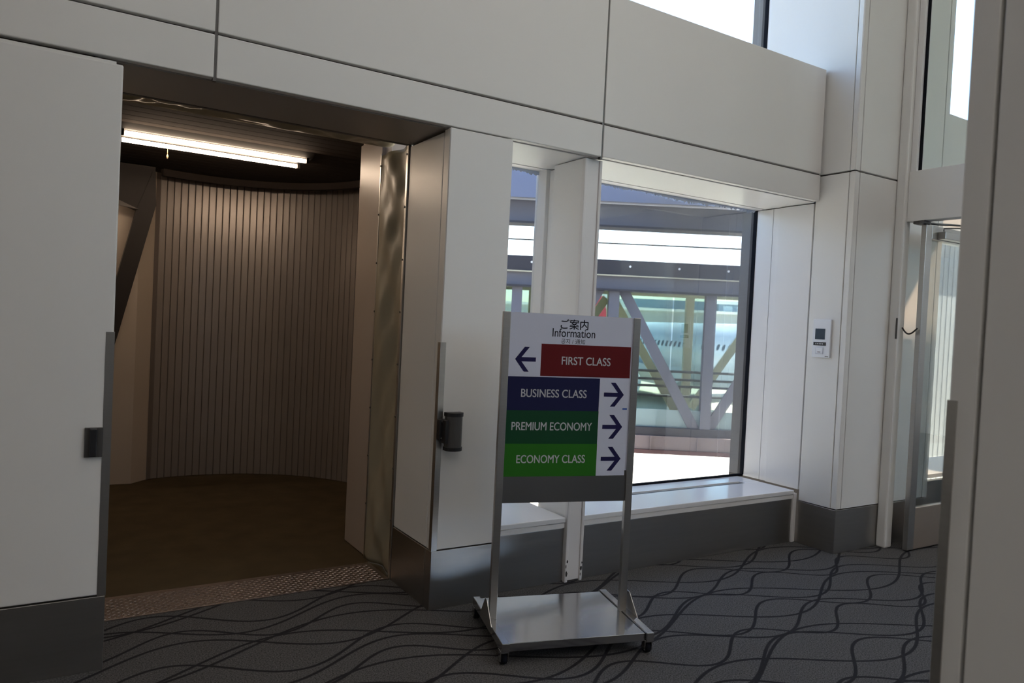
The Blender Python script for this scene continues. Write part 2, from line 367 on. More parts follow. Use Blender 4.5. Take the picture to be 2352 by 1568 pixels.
# ---------------- partition on the right with a glazed door standing open
PXR = 5.40
wrp = thing('wall_right', 'white partition with post and lintel around the open glass door', 'wall', (5.44, 2.5, 0), kind='structure')
box('post', 5.372, 5.46, 3.192, 3.268, 0, TOP, WHITE, wrp, .012)
box('lintel', PXR, 5.50, .6, 3.19, 2.455, 2.828, WHITE, wrp, .003)
box('frame', PXR + .01, 5.49, 3.145, 3.19, 2.83, TOP, WHITE2, wrp, .003)
box('gasket', 5.435, 5.465, 3.135, 3.145, 2.83, TOP, RUBBER, wrp, 0)
box('pane', 5.445, 5.455, .6, 3.14, 2.83, TOP, GLASSD, wrp, 0)
box('panel', PXR, 5.50, .6, 1.75, 0, 2.453, WHITE, wrp, .003); box('end_post', PXR, 5.50, .5, .598, 0, TOP, WHITE, wrp, .003)
dr = thing('door_1', 'stainless framed glass door standing open beside the column', 'door', (5.47, 3.08, 0), kind='structure')
LX0, LX1, LY0, LY1 = 5.445, 6.36, 3.062, 3.10
box('stile', LX0, LX0 + .08, LY0, LY1, .012, 2.43, STEEL, dr, .003)
box('stile', LX1 - .10, LX1, LY0, LY1, .012, 2.43, STEEL, dr, .003)
box('rail', LX0 + .08, LX1 - .10, LY0, LY1, 2.33, 2.43, STEEL, dr, .003)
box('kick_plate', LX0 + .08, LX1 - .10, LY0, LY1, .012, .325, principled('warm_steel', (.55, .46, .38), .38, .9, var=.1), dr, .003)
box('pane', LX0 + .08, LX1 - .10, 3.077, 3.085, .325, 2.33, GLASSD, dr, 0)
cl = box('closer', 5.60, 5.90, 3.005, LY0, 2.335, 2.39, STEEL, dr, .004)
tube('closer_arm', [(5.62, 3.03, 2.395), (5.62, 3.03, 2.415), (5.95, 2.86, 2.44)], .005, GREYP, dr, 8)
tube('closer_arm', [(5.40, 3.10, 2.445), (5.58, 3.06, 2.445), (5.95, 2.86, 2.445)], [.009, .009, .005], GREYP, dr, 8)
box('pivot', 5.40, 5.50, 3.06, 3.14, 2.433, 2.453, GREYP, dr, .003)
lp = [(5.418 - .01 * math.sin(math.pi * k / 12), 3.185 - .115 * k / 12, 1.665 - .045 * math.sin(math.pi * k / 12)) for k in range(13)]
tube('cable_loop', lp, .006, BLACK, dr, 8)
box('cable_plate', 5.366, 5.374, 3.195, 3.207, 1.58, 1.735, GREYP, dr, .001)
box('cable_plate', 5.446, 5.453, 3.068, 3.094, 1.58, 1.745, GREYP, dr, .001)
# ---------------- bay beyond the partition
bb = thing('wall_front_bay', 'fascia of the next bay seen above the glass door', 'wall', (9, FY, 0), kind='structure')
box('panel', 6.06, 13, FY, GY + .03, 2.58, 3.55, WHITE, bb, .004)
box('plinth', 6.06, 13, 3.61, 3.66, 0, .33, STEELH, bb, .002); box('sill_board', 6.06, 13, 3.595, GY, .36, .397, bpy.data.materials['glossy_white_sill'], bb, .003)
box('pane', 6.06, 13, GY, GY + .012, .40, 2.58, GLASS, bb, 0); box('pane', 6.06, 13, GY, GY + .012, 3.56, TOP, GLASS, bb, 0)
for x in (7.0, 9.2, 11.4): box('mullion', x - .04, x + .04, 4.05, GY + .03, .40, 2.58, WHITE2, bb, .003)

# ---------------- near pillar at the right edge of the picture
npl = thing('wall_near_pillar', 'white pillar close by at the right edge with dark corner guard', 'pillar', (1.8, .55, 0), kind='structure')
NX, NY = 1.59, .825
box('core', NX + .02, 2.06, .12, NY - .02, 0, TOP, CORE, npl, 0)
box('corner_strip', NX, NX + .05, .772, NY, .322, TOP, WHITE, npl, .003)
box('panel', NX, NX + .04, .10, .764, .322, TOP, WHITE, npl, .003)
box('panel', NX + .055, 2.08, NY - .04, NY, .322, TOP, WHITE, npl, .003)
box('panel', 2.04, 2.08, .10, NY - .045, .322, TOP, WHITE, npl, .003)
box('plinth', NX - .004, 2.08, .10, NY + .004, 0, .317, STEELH, npl, .002)
prism('corner_guard', [(NX - .003, NY - .017), (NX - .003, NY + .003), (NX + .03, NY + .003), (NX + .03, NY), (NX, NY), (NX, NY - .017)], 'z', .318, 1.437, STEEL, npl)

# ================================================================== BOARDING BRIDGE INTERIOR
RC, RR, RZ = Vector((1.15, 6.0)), 1.40, 2.75
bf = mesh('bridge_floor', [(-3.5, 4.07, -.004), (2.60, 4.07, -.004), (2.60, 8.6, -.004), (-3.5, 8.6, -.004), (-3.5, 4.07, -.2), (2.60, 4.07, -.2), (2.60, 8.6, -.2), (-3.5, 8.6, -.2)], [(0, 1, 2, 3), (4, 7, 6, 5), (0, 4, 5, 1), (1, 5, 6, 2), (2, 6, 7, 3), (3, 7, 4, 0)], BFLOOR)
tag(bf, 'brown carpet inside the boarding bridge', 'floor', kind='structure')
# ceiling of narrow boards
bc = thing('bridge_ceiling', 'dark ceiling of narrow boards inside the boarding bridge', 'ceiling', (1, 6, RZ), kind='structure')
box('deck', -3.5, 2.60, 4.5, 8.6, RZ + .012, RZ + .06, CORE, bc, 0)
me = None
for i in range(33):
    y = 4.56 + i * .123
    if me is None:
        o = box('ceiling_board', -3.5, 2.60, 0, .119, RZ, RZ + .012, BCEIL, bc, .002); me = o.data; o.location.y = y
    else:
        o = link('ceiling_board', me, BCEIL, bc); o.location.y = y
# curved wall of upright slats
ws = thing('wall_bridge', 'curved wall of narrow upright slats inside the boarding bridge', 'wall', (RC.x, RC.y, 0), kind='structure')
da = .0605 / RR; a0 = math.radians(104.5); nsl = int(math.radians(164) / da); me = None
for i in range(nsl):
    a = a0 - da * (i + .5)
    if me is None:
        bm = bmesh.new(); hw = RR * math.tan(da / 2) - .0022
        prof = [(-hw, .012), (-hw, .003), (-hw + .004, 0), (hw - .004, 0), (hw, .003), (hw, .012)]
        b0 = [bm.verts.new((p_[0], p_[1], 0)) for p_ in prof]; t0 = [bm.verts.new((p_[0], p_[1], RZ)) for p_ in prof]
        for k in range(5): bm.faces.new((b0[k], b0[k + 1], t0[k + 1], t0[k]))
        bmesh.ops.recalc_face_normals(bm, faces=bm.faces)
        me = bpy.data.meshes.new('slat'); bm.to_mesh(me); bm.free(); me.materials.append(SLAT)
    o = link('slat', me, SLAT, ws); o.location = (RR * math.cos(a), RR * math.sin(a), 0); o.rotation_euler = (0, 0, a - math.pi / 2)
bm = bmesh.new(); N = 60; prev = None
for i in range(N + 1):
    a = a0 - math.radians(164) * i / N
    cur = [bm.verts.new((RC.x + r * math.cos(a), RC.y + r * math.sin(a), z)) for r, z in ((RR + .011, 0), (RR + .011, RZ), (RR + .06, RZ), (RR + .06, 0))]
    if prev:
        for k in range(4): bm.faces.new((prev[k], prev[(k + 1) % 4], cur[(k + 1) % 4], cur[k]))
    prev = cur
bmobj('backing', bm, CORE, ws)
# valance ring under the ceiling, shaped to darken the slat tops with shade
bm = bmesh.new(); prev = None
for i in range(N + 1):
    a = math.radians(108) - math.radians(158) * i / N
    cur = [bm.verts.new((RC.x + r * math.cos(a), RC.y + r * math.sin(a), z)) for r, z in ((RR - .24, RZ), (RR - .24, RZ - .06), (RR - .20, RZ - .06), (RR - .20, RZ))]
    if prev:
        for k in range(4): bm.faces.new((prev[k], prev[(k + 1) % 4], cur[(k + 1) % 4], cur[k]))
    prev = cur
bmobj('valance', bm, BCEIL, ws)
# cream wall post and dark slanted portal frame at the tunnel mouth
pw_ = thing('tunnel_post', 'cream wall return at the left end of the slatted wall', 'wall', (.6, 7.3, 0), kind='structure')
prism('panel', [(.30, 7.23), (.632, 7.20), (.632, 7.5), (.30, 7.5)], 'z', 0, RZ, CREAM, pw_)
prism('panel', [(.632, 7.20), (.765, 7.335), (.765, 7.5), (.632, 7.5)], 'z', 0, RZ, CREAM, pw_)
prism('edge_strip', [(.765, 7.33), (.80, 7.352), (.80, 7.42), (.765, 7.42)], 'z', 0, RZ, principled('brown_trim', (.20, .165, .145), .5), pw_)
pf = thing('portal_frame', 'dark slanted steel frame across the tunnel mouth in the boarding bridge', 'frame', (.5, 7.05, 0), kind='structure')
prism('slanted_leg', [(.70, 2.70), (.735, 2.42), (.475, 1.28), (.36, .85), (.28, .85), (.45, 1.75), (.585, 2.36)], 'y', 7.02, 7.14, DKBROWN, pf)
prism('header', [(.72, 2.74), (-3.2, 2.74), (-3.2, 2.40), (.44, 2.42), (.60, 2.36), (.735, 2.42)], 'y', 7.03, 7.15, DKBROWN, pf)
prism('header', [(.44, 2.43), (-3.2, 2.40), (-3.2, 2.33), (.44, 2.385), (.60, 2.365)], 'y', 7.0, 7.05, principled('grey_brown_steel', (.16, .14, .125), .5), pf)
# tunnel behind the frame
tw = thing('wall_tunnel', 'cream tunnel wall seen behind the slanted frame', 'wall', (-1, 8.2, 0), kind='structure')
box('panel', -3.5, .70, 7.52, 7.6, 0, 2.40, CREAM, tw, .003); box('cornice', -3.5, .66, 7.35, 7.52, 2.22, 2.37, principled('pale_cornice', (.75, .68, .58), .4), tw, .03)
box('outer', -3.6, 2.6, 8.55, 8.6, -.2, 2.9, DKBROWN, tw, 0); box('outer', -3.6, -3.5, 4.0, 8.6, -.2, 2.9, CREAM, tw, 0)
# inner jamb of the bridge right of the doorway and sheet seals
bj = thing('bridge_jamb', 'beige metal jamb between the folded seal and the slatted wall', 'jamb', (1.8, 4.7, 0), kind='structure')
box('panel', 1.775, 1.82, 4.535, 4.93, 0, 2.72, principled('beige_metal', (.46, .385, .325), .38, 0, var=.03), bj, .004)
prism('outer', [(1.80, 4.44), (2.0, 4.5), (2.0, 4.9), (1.80, 4.95)], 'z', 0, RZ, CREAM, bj)
box('left_panel', .17, .215, 4.535, 4.93, 0, 2.72, bpy.data.materials['beige_metal'], bj, .004)
def seal(name, label, place, n=90, m=26, gx=1):
    t = thing(name, label, 'seal', place['loc'], kind='structure')
    vs, fs = [], []
    for i in range(n + 1):
        for j in range(m + 1):
            u, v = i / n, j / m; e = math.sin(math.pi * v) ** .7
            h = e * (.018 * math.sin(9 * u + 5 * v + 1.5 * math.sin(4 * u)) + .012 * math.sin(23 * u - 9 * v + 2 * math.sin(7 * u)) + .006 * math.sin(41 * u + 13 * v)) + e * .02
            vs.append(place['f'](u, v, h))
    for i in range(n):
        for j in range(m):
            k = i * (m + 1) + j; fs.append((k, k + 1, k + m + 2, k + m + 1))
    o = mesh('sheet', vs, fs, SEAL, t, True); sd = o.modifiers.new('thickness', 'SOLIDIFY'); sd.thickness = .003
    return t
sr = seal('trim_4', 'creased translucent sheet seal beside the right pier', dict(loc=(1.77, 4.3, 0), f=lambda u, v, h: (1.768 + h, 4.09 + v * .43, .0 + u * 2.585)))
box('edge_rail', 1.752, 1.772, 4.064, 4.092, 0, 2.59, STEEL, sr, .003); box('edge_rail', 1.764, 1.774, 4.516, 4.534, 0, 2.60, STEEL, sr, .003)
bm = bmesh.new(); addtube(bm, [(0, 0, 0), (-.004, 0, 0)], .006, 8); sm = None
for y, zz in ((4.083, [.35 + .31 * k for k in range(8)]), (4.524, [.35 + .31 * k for k in range(8)])):
    for z in zz:
        if sm is None:
            o = bmobj('screw', bm, GREYP, None); sm = o.data; o.parent = sr; ORG[o.name] = ORG[sr.name]
        else: o = link('screw', sm, GREYP, sr)
        o.location = Vector((1.752 if y < 4.2 else 1.764, y, z)) - ORG[sr.name]
slf = seal('trim_6', 'creased translucent sheet seal beside the left pier inside the doorway', dict(loc=(.22, 4.3, 0), f=lambda u, v, h: (.222 - h, 4.09 + v * .43, .0 + u * 2.585)))
box('edge_rail', .218, .238, 4.064, 4.092, 0, 2.57, STEEL, slf, .003); box('edge_rail', .216, .226, 4.516, 4.534, 0, 2.57, STEEL, slf, .003)
st = seal('trim_5', 'creased translucent sheet seal above the doorway', dict(loc=(1, 4.3, 2.6), f=lambda u, v, h: (DX0 - .1 + u * 1.64, 4.09 + v * .43, 2.582 + .06 * v + h)))
box('edge_rail', DX0 - .1, DX1, 4.062, 4.092, 2.570, 2.594, GREYP, st, .003)
# ---------------- fluorescent lamp
lamp = thing('fluorescent_lamp', 'twin tube fluorescent lamp on the dark bridge ceiling', 'lamp', (.98, 5.7, RZ))
prism('housing', [(5.51, RZ), (5.56, RZ - .035), (5.84, RZ - .035), (5.89, RZ)], 'x', .34, 1.63, LAMPH, lamp)
for y in (5.58, 5.82):
    o = tube('tube', [(.38, y, RZ - .058), (1.58, y, RZ - .058)], .0145, TUBE, lamp, 14)
    for x in (.355, 1.585): box('socket', x, x + .02, y - .016, y + .016, RZ - .075, RZ - .034, LAMPH, lamp, .002)
pc = tube('pull_cord', [(.675, 5.87, RZ - .03), (.675, 5.87, RZ - .105)], .0022, principled('cord', (.55, .42, .25), .6), lamp, 6)
tube('cord_knob', [(.675, 5.87, RZ - .105), (.675, 5.87, RZ - .115), (.675, 5.87, RZ - .135)], [.003, .007, .004], bpy.data.materials['cord'], pc, 8)

tunnel_fill = thing('fluorescent_lamp', 'added hidden fluorescent tube brightening the tunnel mouth behind the left pier', 'lamp', (-.35, 7.105, 2.36))  # hidden lamp added to brighten the tunnel mouth
prism('housing', [(7.06, 2.395), (7.075, 2.365), (7.135, 2.365), (7.15, 2.395)], 'x', -.95, .31, LAMPH, tunnel_fill)
tube('tube', [(-.92, 7.105, 2.345), (.28, 7.105, 2.345)], .0145, TUBE, tunnel_fill, 14)

# ================================================================== OBJECTS ON THE WALLS
# retractable belt cassette on the right pier
bz = thing('belt_barrier', 'dark retractable belt cassette fixed to the right pier corner guard', 'belt barrier', (1.80, FY, .97))
box('bracket', DX1 - .002, DX1 + .06, FY - .035, FY - .0026, .92, 1.03, BLACK, bz, .004)
def shell(name, x0, x1, yb, z0, z1, depth, mat, parent):
    n = 14; pts = [(x0, yb)] + [((x0 + x1) / 2 - (x1 - x0) / 2 * math.cos(math.pi * k / n), yb - depth * (.45 + .55 * math.sin(math.pi * k / n))) for k in range(n + 1)] + [(x1, yb)]
    return prism(name, pts, 'z', z0, z1, mat, parent)
shell('body', 1.790, 1.878, FY - .028, .885, 1.048, .062, GREYP, bz)
shell('end_cap', 1.786, 1.882, FY - .025, 1.048, 1.068, .068, BLACK, bz); shell('end_cap', 1.786, 1.882, FY - .025, .866, .885, .068, BLACK, bz)
box('belt_slot', 1.772, 1.792, FY - .075, FY - .02, .905, 1.03, BLACK, bz, .003)
for z in (.93, 1.02): tube('screw', [(1.771, FY - .0345, z), (1.771, FY - .038, z)], .005, STEEL, bz, 8)
bl = thing('belt_receiver', 'dark belt receiver plate on the left pier beside the doorway', 'belt barrier', (.17, FY, .97))
box('plate', .132, .200, FY - .012, FY - .001, .912, 1.036, GREYP, bl, .002)
box('clip', .150, .178, FY - .030, FY - .012, .915, 1.033, BLACK, bl, .004)
# controller panel on the column
ct = thing('wall_controller', 'white wall controller with small grey screen on the column', 'controller', (CX, 3.46, 1.56))
box('case', CX - .016, CX - .001, 3.383, 3.532, 1.415, 1.697, PANELW, ct, .003)
box('screen', CX - .0175, CX - .0155, 3.428, 3.510, 1.548, 1.628, SCREEN, ct, 0)
box('label_bar', CX - .0175, CX - .0155, 3.416, 3.521, 1.503, 1.528, BLACK, ct, 0)
bt = box('button', CX - .0185, CX - .0155, 3.436, 3.502, 1.440, 1.492, principled('button_grey', (.66, .68, .74), .4), ct, .002)
box('button_face', CX - .0195, CX - .0180, 3.442, 3.496, 1.446, 1.486, PANELW, bt, 0)
box('button_mark', CX - .0200, CX - .0190, 3.456, 3.482, 1.452, 1.457, GREYP, bt, 0)
for k in range(5): box('bar_mark', CX - .0180, CX - .0170, 3.440 + k * .014, 3.446 + k * .014, 1.512, 1.519, PANELW, ct, 0)
box('maker_mark', CX - .0168, CX - .0155, 3.392, 3.420, 1.422, 1.426, GREYP, ct, 0)

# ================================================================== INFORMATION SIGN STAND
sg = thing('sign_stand', 'stainless information sign stand on castors with class arrows', 'sign stand', (1.905, 3.079, 0), math.radians(-15.85), local=True)
for a, b in ((-.041, -.004), (.651, .688)):
    box('upright', a, b, -.012, .016, .10, 1.612, STEEL, sg, .002)
pn = box('sign_board', -.004, .651, -.004, .008, .672, 1.611, principled('dark_steel_sheet', (.30, .295, .29), .33, 1.0, var=.06), sg, .001)
PAPER = principled('white_sheet', (.64, .67, .79), .55, spec=.15)
def sheet(name, u0, u1, z0, z1, mat, lift=.0012, parent=pn):
    return box(name, u0, u1, -.004 - lift, -.0035, z0, z1, mat, parent, 0)
ARROW = principled('navy_ink', (.018, .016, .075), .55, spec=.15)
INKW = principled('white_lettering', (.55, .56, .58), .55, spec=.15); INKB = principled('black_lettering', (.012, .013, .022), .55, spec=.15)
def lettering(text, u0, u1, z0, z1, mat, parent, y, bold=.0):
    cu = bpy.data.curves.new('lettering', 'FONT'); cu.body = text; cu.size = 1; cu.resolution_u = 5
    o = bpy.data.objects.new('tmp', cu); COL.objects.link(o); bpy.context.view_layer.update()
    me = bpy.data.meshes.new_from_object(o.evaluated_get(bpy.context.evaluated_depsgraph_get())); bpy.data.objects.remove(o)
    xs = [v.co.x for v in me.vertices]; ys = [v.co.y for v in me.vertices]
    if not xs: return None
    x0_, x1_, y0_, y1_ = min(xs), max(xs), min(ys), max(ys)
    for v in me.vertices:
        v.co = Vector((u0 + (v.co.x - x0_) / (x1_ - x0_) * (u1 - u0), y, z0 + (v.co.y - y0_) / (y1_ - y0_) * (z1 - z0)))
    me.materials.clear()
    if bold:
        bm = bmesh.new(); bm.from_mesh(me); g = bmesh.ops.duplicate(bm, geom=bm.verts[:] + bm.edges[:] + bm.faces[:])
        bmesh.ops.translate(bm, vec=(bold, -.0001, 0), verts=[e for e in g['geom'] if isinstance(e, bmesh.types.BMVert)])
        g = bmesh.ops.duplicate(bm, geom=[e for e in g['geom']]); bmesh.ops.translate(bm, vec=(-bold / 2, -.0001, bold / 2), verts=[e for e in g['geom'] if isinstance(e, bmesh.types.BMVert)])
        bm.to_mesh(me); bm.free()
    return link('lettering', me, mat, parent)
def arrow(u0, u1, zc, right, parent, y):
    h, th = .061, .0105; d = u1 - u0
    # the barbs reach back from the tip; the shaft runs into them
    pts = [(0, -th), (.69, -th), (.32, -h), (.56, -h), (1.0, 0), (.56, h), (.32, h), (.69, th), (0, th)]
    vs = [((u0 + p_[0] * d) if right else (u1 - p_[0] * d), y, zc + p_[1]) for p_ in pts]
    bm = bmesh.new(); V = [bm.verts.new(v) for v in vs]; f = bm.faces.new(V); f.normal_update(); bmesh.ops.triangulate(bm, faces=[f])
    return bmobj('arrow', bm, ARROW, parent)
# header sheet runs down the right edge behind the rows
hs = sheet('header_sheet', -.003, .651, .83, 1.6105, PAPER, .0004)
lettering('ご案内', .256, .402, 1.538, 1.588, INKB, sg, -.0048, .0016)
lettering('Information', .215, .442, 1.499, 1.541, INKB, sg, -.0048, .0007)
lettering('공지 / 通知', .262, .390, 1.466, 1.491, INKB, sg, -.0048)
RED = principled('red_sheet', (.135, .012, .014), .55, spec=.15); NAVY = principled('navy_sheet', (.016, .018, .068), .55, spec=.15)
DGREEN = principled('dark_green_sheet', (.012, .068, .028), .55, spec=.15); GREEN = principled('green_sheet', (.028, .165, .016), .55, spec=.15)
rows = [('FIRST CLASS', RED, 1.303, 1.462, .161, .643, .270, .532, -.003, .161, False, .028, .135, 1.382),
        ('BUSINESS CLASS', NAVY, 1.131, 1.297, -.003, .481, .067, .411, .481, .640, True, .506, .616, 1.217),
        ('PREMIUM ECONOMY', DGREEN, .966, 1.131, -.003, .482, .026, .448, .482, .640, True, .506, .616, 1.053),
        ('ECONOMY CLASS', GREEN, .803, .966, -.003, .483, .059, .419, .483, .640, True, .506, .616, .890)]
for txt, mt, z0, z1, u0, u1, t0, t1, a0_, a1_, rgt, p0, p1, zc in rows:
    cs = sheet('class_sheet', u0, u1, z0, z1, mt, .0016, sg)
    lettering(txt, t0, t1, zc - .0205, zc + .0195, INKW, cs, -.0062, .0013)
    as_ = sheet('arrow_sheet', a0_, a1_, z0 + .001, z1 - .001, PAPER, .0013, sg)
    arrow(p0, p1, zc, rgt, as_, -.0060)
box('blue_tape', .612, .637, -.0058, -.005, 1.141, 1.150, principled('blue_tape', (.05, .12, .42), .4), sg, 0)
# base: two side rails, deck plate, gussets, castors
for a, b, sgn in ((-.055, -.018, -1), (.664, .701, 1)):
    box('side_rail', a, b, -.305, .285, .066, .108, STEELP, sg, .003)
    gx_ = (-.0585, -.055) if sgn < 0 else (.701, .7045)
    prism('gusset', [(-.115, .075), (.10, .075), (.10, .10), (.02, .20), (-.012, .20), (-.115, .108)], 'x', gx_[0], gx_[1], STEEL, sg)
    xc = (a + b) / 2
    for yc in (-.275, .255):
        cs = thing('castor', None, None, local=True); cs.parent = sg; del_ = None
        tube('wheel', [(xc - .013, yc + .012, .026), (xc + .013, yc + .012, .026)], .026, RUBBER, cs, 18)
        tube('hub', [(xc - .0145, yc + .012, .026), (xc + .0145, yc + .012, .026)], .009, STEEL, cs, 10)
        boxes('fork', [(xc - .020, xc - .0155, yc - .012, yc + .026, .016, .060), (xc + .0155, xc + .020, yc - .012, yc + .026, .016, .060), (xc - .020, xc + .020, yc - .014, yc + .028, .056, .066)], STEELP, cs, .002)
box('deck_plate', -.016, .662, -.285, .275, .062, .100, STEELP, sg, .002)

# ================================================================== OUTSIDE
ap = mesh('ground', [(-400, -500, -5), (600, -500, -5), (600, 700, -5), (-400, 700, -5)], [(0, 1, 2, 3)], principled('pale_concrete_apron', (.58, .53, .44), .9, var=.08, vscale=.08))
tag(ap, 'sunlit pale concrete apron outside', 'ground', kind='structure')
FH = Vector((math.sin(-YAW), math.cos(YAW), 0)); RH = Vector((FH.y, -FH.x, 0))
# neighbouring boarding bridge, local x along it, local y away from the hall
NB = 10.8
nb = thing('boarding_bridge', 'glass sided boarding bridge with steel braces outside the window', 'boarding bridge', tuple(FH * NB), math.atan2(RH.y, RH.x), local=True)
LIL = principled('lilac_grey_steel', (.17, .17, .205), .55, .2, var=.08, vscale=2); DST = principled('dark_bridge_steel', (.055, .052, .062), .6, .2)
CRM = principled('cream_bridge_steel', (.56, .53, .40), .6); RUSTY = principled('pinkish_beam', (.20, .155, .155), .6, var=.15, vscale=1.5, stretch=(3, 1, .3))
BLUEC = principled('blue_grey_canvas', (.17, .195, .29), .75, var=.06, vscale=1.2)
BX0, BX1, BW = -7.0, 3.62, 2.5
# roof canopy
prism('roof_canopy', [(-.35, 3.34), (-.40, 3.9), (-.25, 4.4), (.5, 4.8), (2.2, 4.8), (2.8, 4.4), (2.8, 3.75)], 'x', BX0, BX1 + 1.2, BLUEC, nb)
box('roof_beam', BX0, BX1 + 1.2, -.12, .10, 3.02, 3.34, LIL, nb, .01); box('roof_flange', BX0, BX1 + 1.2, -.2, .16, 3.0, 3.03, DST, nb, 0)
box('roof_beam', BX0, BX1 + 1.2, BW - .1, BW + .1, 3.48, 3.72, LIL, nb, .01)
prism('bracket', [(3.18, 3.20), (3.30, 3.20), (3.62, 2.86), (3.62, 2.62)], 'y', -.06, .06, LIL, nb)
prism('bracket', [(3.62, 2.86), (3.62, 2.45), (3.52, 2.45), (3.57, 2.72)], 'y', -.05, .05, DST, nb)
tube('cable', [(BX0, .02, 2.77), (BX1, .02, 2.80)], .011, GREYP, nb, 6)
box('top_beam', BX0, BX1, -.08, .08, 2.33, 2.55, DST, nb, .005); box('top_beam', BX0, BX1, -.04, .1, 2.12, 2.335, LIL, nb, .005)
box('beam_ledge', BX0, BX1, -.09, -.03, 2.318, 2.335, CRM, nb, 0); box('top_flange', BX0, BX1, -.1, .12, 2.10, 2.13, DST, nb, 0)
DOTW = principled('light_dot_white', (.95, .95, .95), .3)  # white colour stands for the dots of light along the beam
for k in range(8):
    x = 3.07 - k * .71
    o = tube('light_dot', [(x, -.08, 2.46), (x, -.092, 2.46)], .016, DOTW, nb, 10)
for k in range(7):
    x = -4.2 + 1.41 * k + .01
    if x > BX1: break
    boxes('frame_post', [(x - .075, x + .075, -.05, -.035, .14, 2.12), (x - .012, x + .012, -.035, .06, .14, 2.12), (x - .075, x + .075, .06, .075, .14, 2.12)], LIL, nb)
    box('far_post', x + .22, x + .36, BW - .06, BW + .06, -.1, 2.35, CRM, nb, .004)
def brace(name, xa, za, xb, zb, wd, y0, y1, mat):
    d = Vector((xb - xa, zb - za)).normalized(); n = Vector((-d.y, d.x)) * wd / 2
    return prism(name, [(xa + n.x, za + n.y), (xb + n.x, zb + n.y), (xb - n.x, zb - n.y), (xa - n.x, za - n.y)], 'y', y0, y1, mat, nb)
for k in range(-2, 2):
    x = 2.82 + k * 2.82
    brace('brace', x - 1.24, 2.13, x - .10, .14, .15, .0, .03, LIL)
    if x + .1 < BX1: brace('brace', x + 1.24, 2.13, x + .10, .14, .15, .0, .03, LIL) if x + 1.3 < BX1 else brace('brace', x + .80, 1.38, x + .10, .14, .15, .0, .03, LIL)
    brace('far_brace', x - 1.05, 2.1, x + .35, -.15, .15, BW, BW + .05, CRM)
    brace('far_brace', x + 1.65, 2.1, x + .45, .2, .14, BW, BW + .05, CRM)
box('far_beam', BX0, BX1 + 1, BW - .08, BW + .08, 2.17, 2.40, CRM, nb, .004)
box('kick_panel', BX0, BX1, .03, .05, .15, .41, principled('teal_kick_panel', (.30, .40, .40), .4), nb, 0)
box('far_kick', BX0, BX1 + 1, BW + .03, BW + .05, -.15, .14, CRM, nb, 0)
box('sill_beam', BX0, BX1, -.06, .1, .04, .155, DST, nb, .004)
box('floor_beam', BX0, BX1, -.10, .12, -.16, .04, RUSTY, nb, .004); box('floor_flange', BX0, BX1, -.13, .15, -.22, -.16, principled('rust_red_flange', (.10, .045, .045), .7), nb, 0)
for k in range(10): box('stiffener', BX1 - .2 - k * .68, BX1 - .185 - k * .68, -.125, -.10, -.16, .04, RUSTY, nb, 0)
box('deck', BX0, BX1, .12, BW, -.22, -.02, DST, nb, 0)
box('roof_deck', BX0, BX1, .1, BW, 2.42, 2.54, CRM, nb, 0)
pme = None
for k in range(8):
    x = -5.6 + 1.41 * k + .01
    if x > BX1 - .2: break
    xb_ = min(x + 1.40, BX1); box('glass_pane', x + .01, xb_, .062, .068, .41, 2.11, GLASSB, nb, 0); box('glass_pane', x + .01, xb_, BW + .07, BW + .076, .14, 2.17, GLASSB, nb, 0)
for z in (.86, .72, .60, .43): tube('handrail', [(BX0, BW - .25, z - .04), (BX1 + .9, BW - .25, z)], .022, DST, nb, 8)
# supporting leg of that bridge
box('support_leg', -5.0, -4.4, .8, 1.4, -5, -.22, LIL, nb, .01)

# airliner parked further out
ANG = math.atan2(FH.y, FH.x) + math.radians(15); AP = RH * 12.5 + FH * 50 + Vector((math.cos(ANG), math.sin(ANG), 0)) * 7
ac = thing('airliner', 'white airliner parked beyond the boarding bridge', 'airplane', (AP.x * 1.35, AP.y * 1.35, -.34), ANG, local=True); ac.scale = (1.35, 1.35, 1.35)
AW = principled('airliner_white', (.58, .63, .68), .25, spec=.6, coat=.3); AGREY = principled('airliner_grey', (.42, .44, .46), .4)
R0 = 2.08; prof = [(-26, .05, -.5), (-25.4, .55, -.42), (-24, 1.15, -.25), (-22, 1.7, -.1), (-19.5, 2.02, 0), (-17, R0, 0), (0, R0, 0), (10, R0, 0), (17, 1.9, .15), (24, 1.2, .65), (29, .45, 1.1), (30, .1, 1.2)]
bm = bmesh.new(); rings = []
for x, r, dz in prof: rings.append([bm.verts.new((x, r * math.cos(2 * math.pi * k / 40), dz + r * math.sin(2 * math.pi * k / 40))) for k in range(40)])
for A, B in zip(rings, rings[1:]):
    for k in range(40): bm.faces.new((A[k], A[(k + 1) % 40], B[(k + 1) % 40], B[k]))
bm.faces.new(rings[0]); bm.faces.new(rings[-1])
bmobj('fuselage', bm, AW, ac, True)
# cabin windows on the near flank (local +y)
zw = .62; yw = math.sqrt(R0 ** 2 - zw ** 2); me = None; WIN = principled('cabin_window_dark', (.03, .04, .05), .2)
for i in range(58):
    x = -17.2 + i * .60
    if i in (11, 12, 13, 34, 35): continue
    if me is None:
        bm = bmesh.new(); V = [bm.verts.new((.14 * math.cos(t), 0, .20 * math.sin(t))) for t in [k * math.pi / 6 for k in range(12)]]; bm.faces.new(V)
        bm2 = bmesh.ops.extrude_face_region(bm, geom=bm.faces[:]); bmesh.ops.translate(bm, vec=(0, .02, 0), verts=[v for v in bm2['geom'] if isinstance(v, bmesh.types.BMVert)])
        bmesh.ops.recalc_face_normals(bm, faces=bm.faces); me = bpy.data.meshes.new('cabin_window'); bm.to_mesh(me); bm.free(); me.materials.append(WIN)
    o = link('cabin_window', me, WIN, ac); o.location = (x, yw - .008, zw); o.rotation_euler = (math.asin(zw / R0), 0, 0)
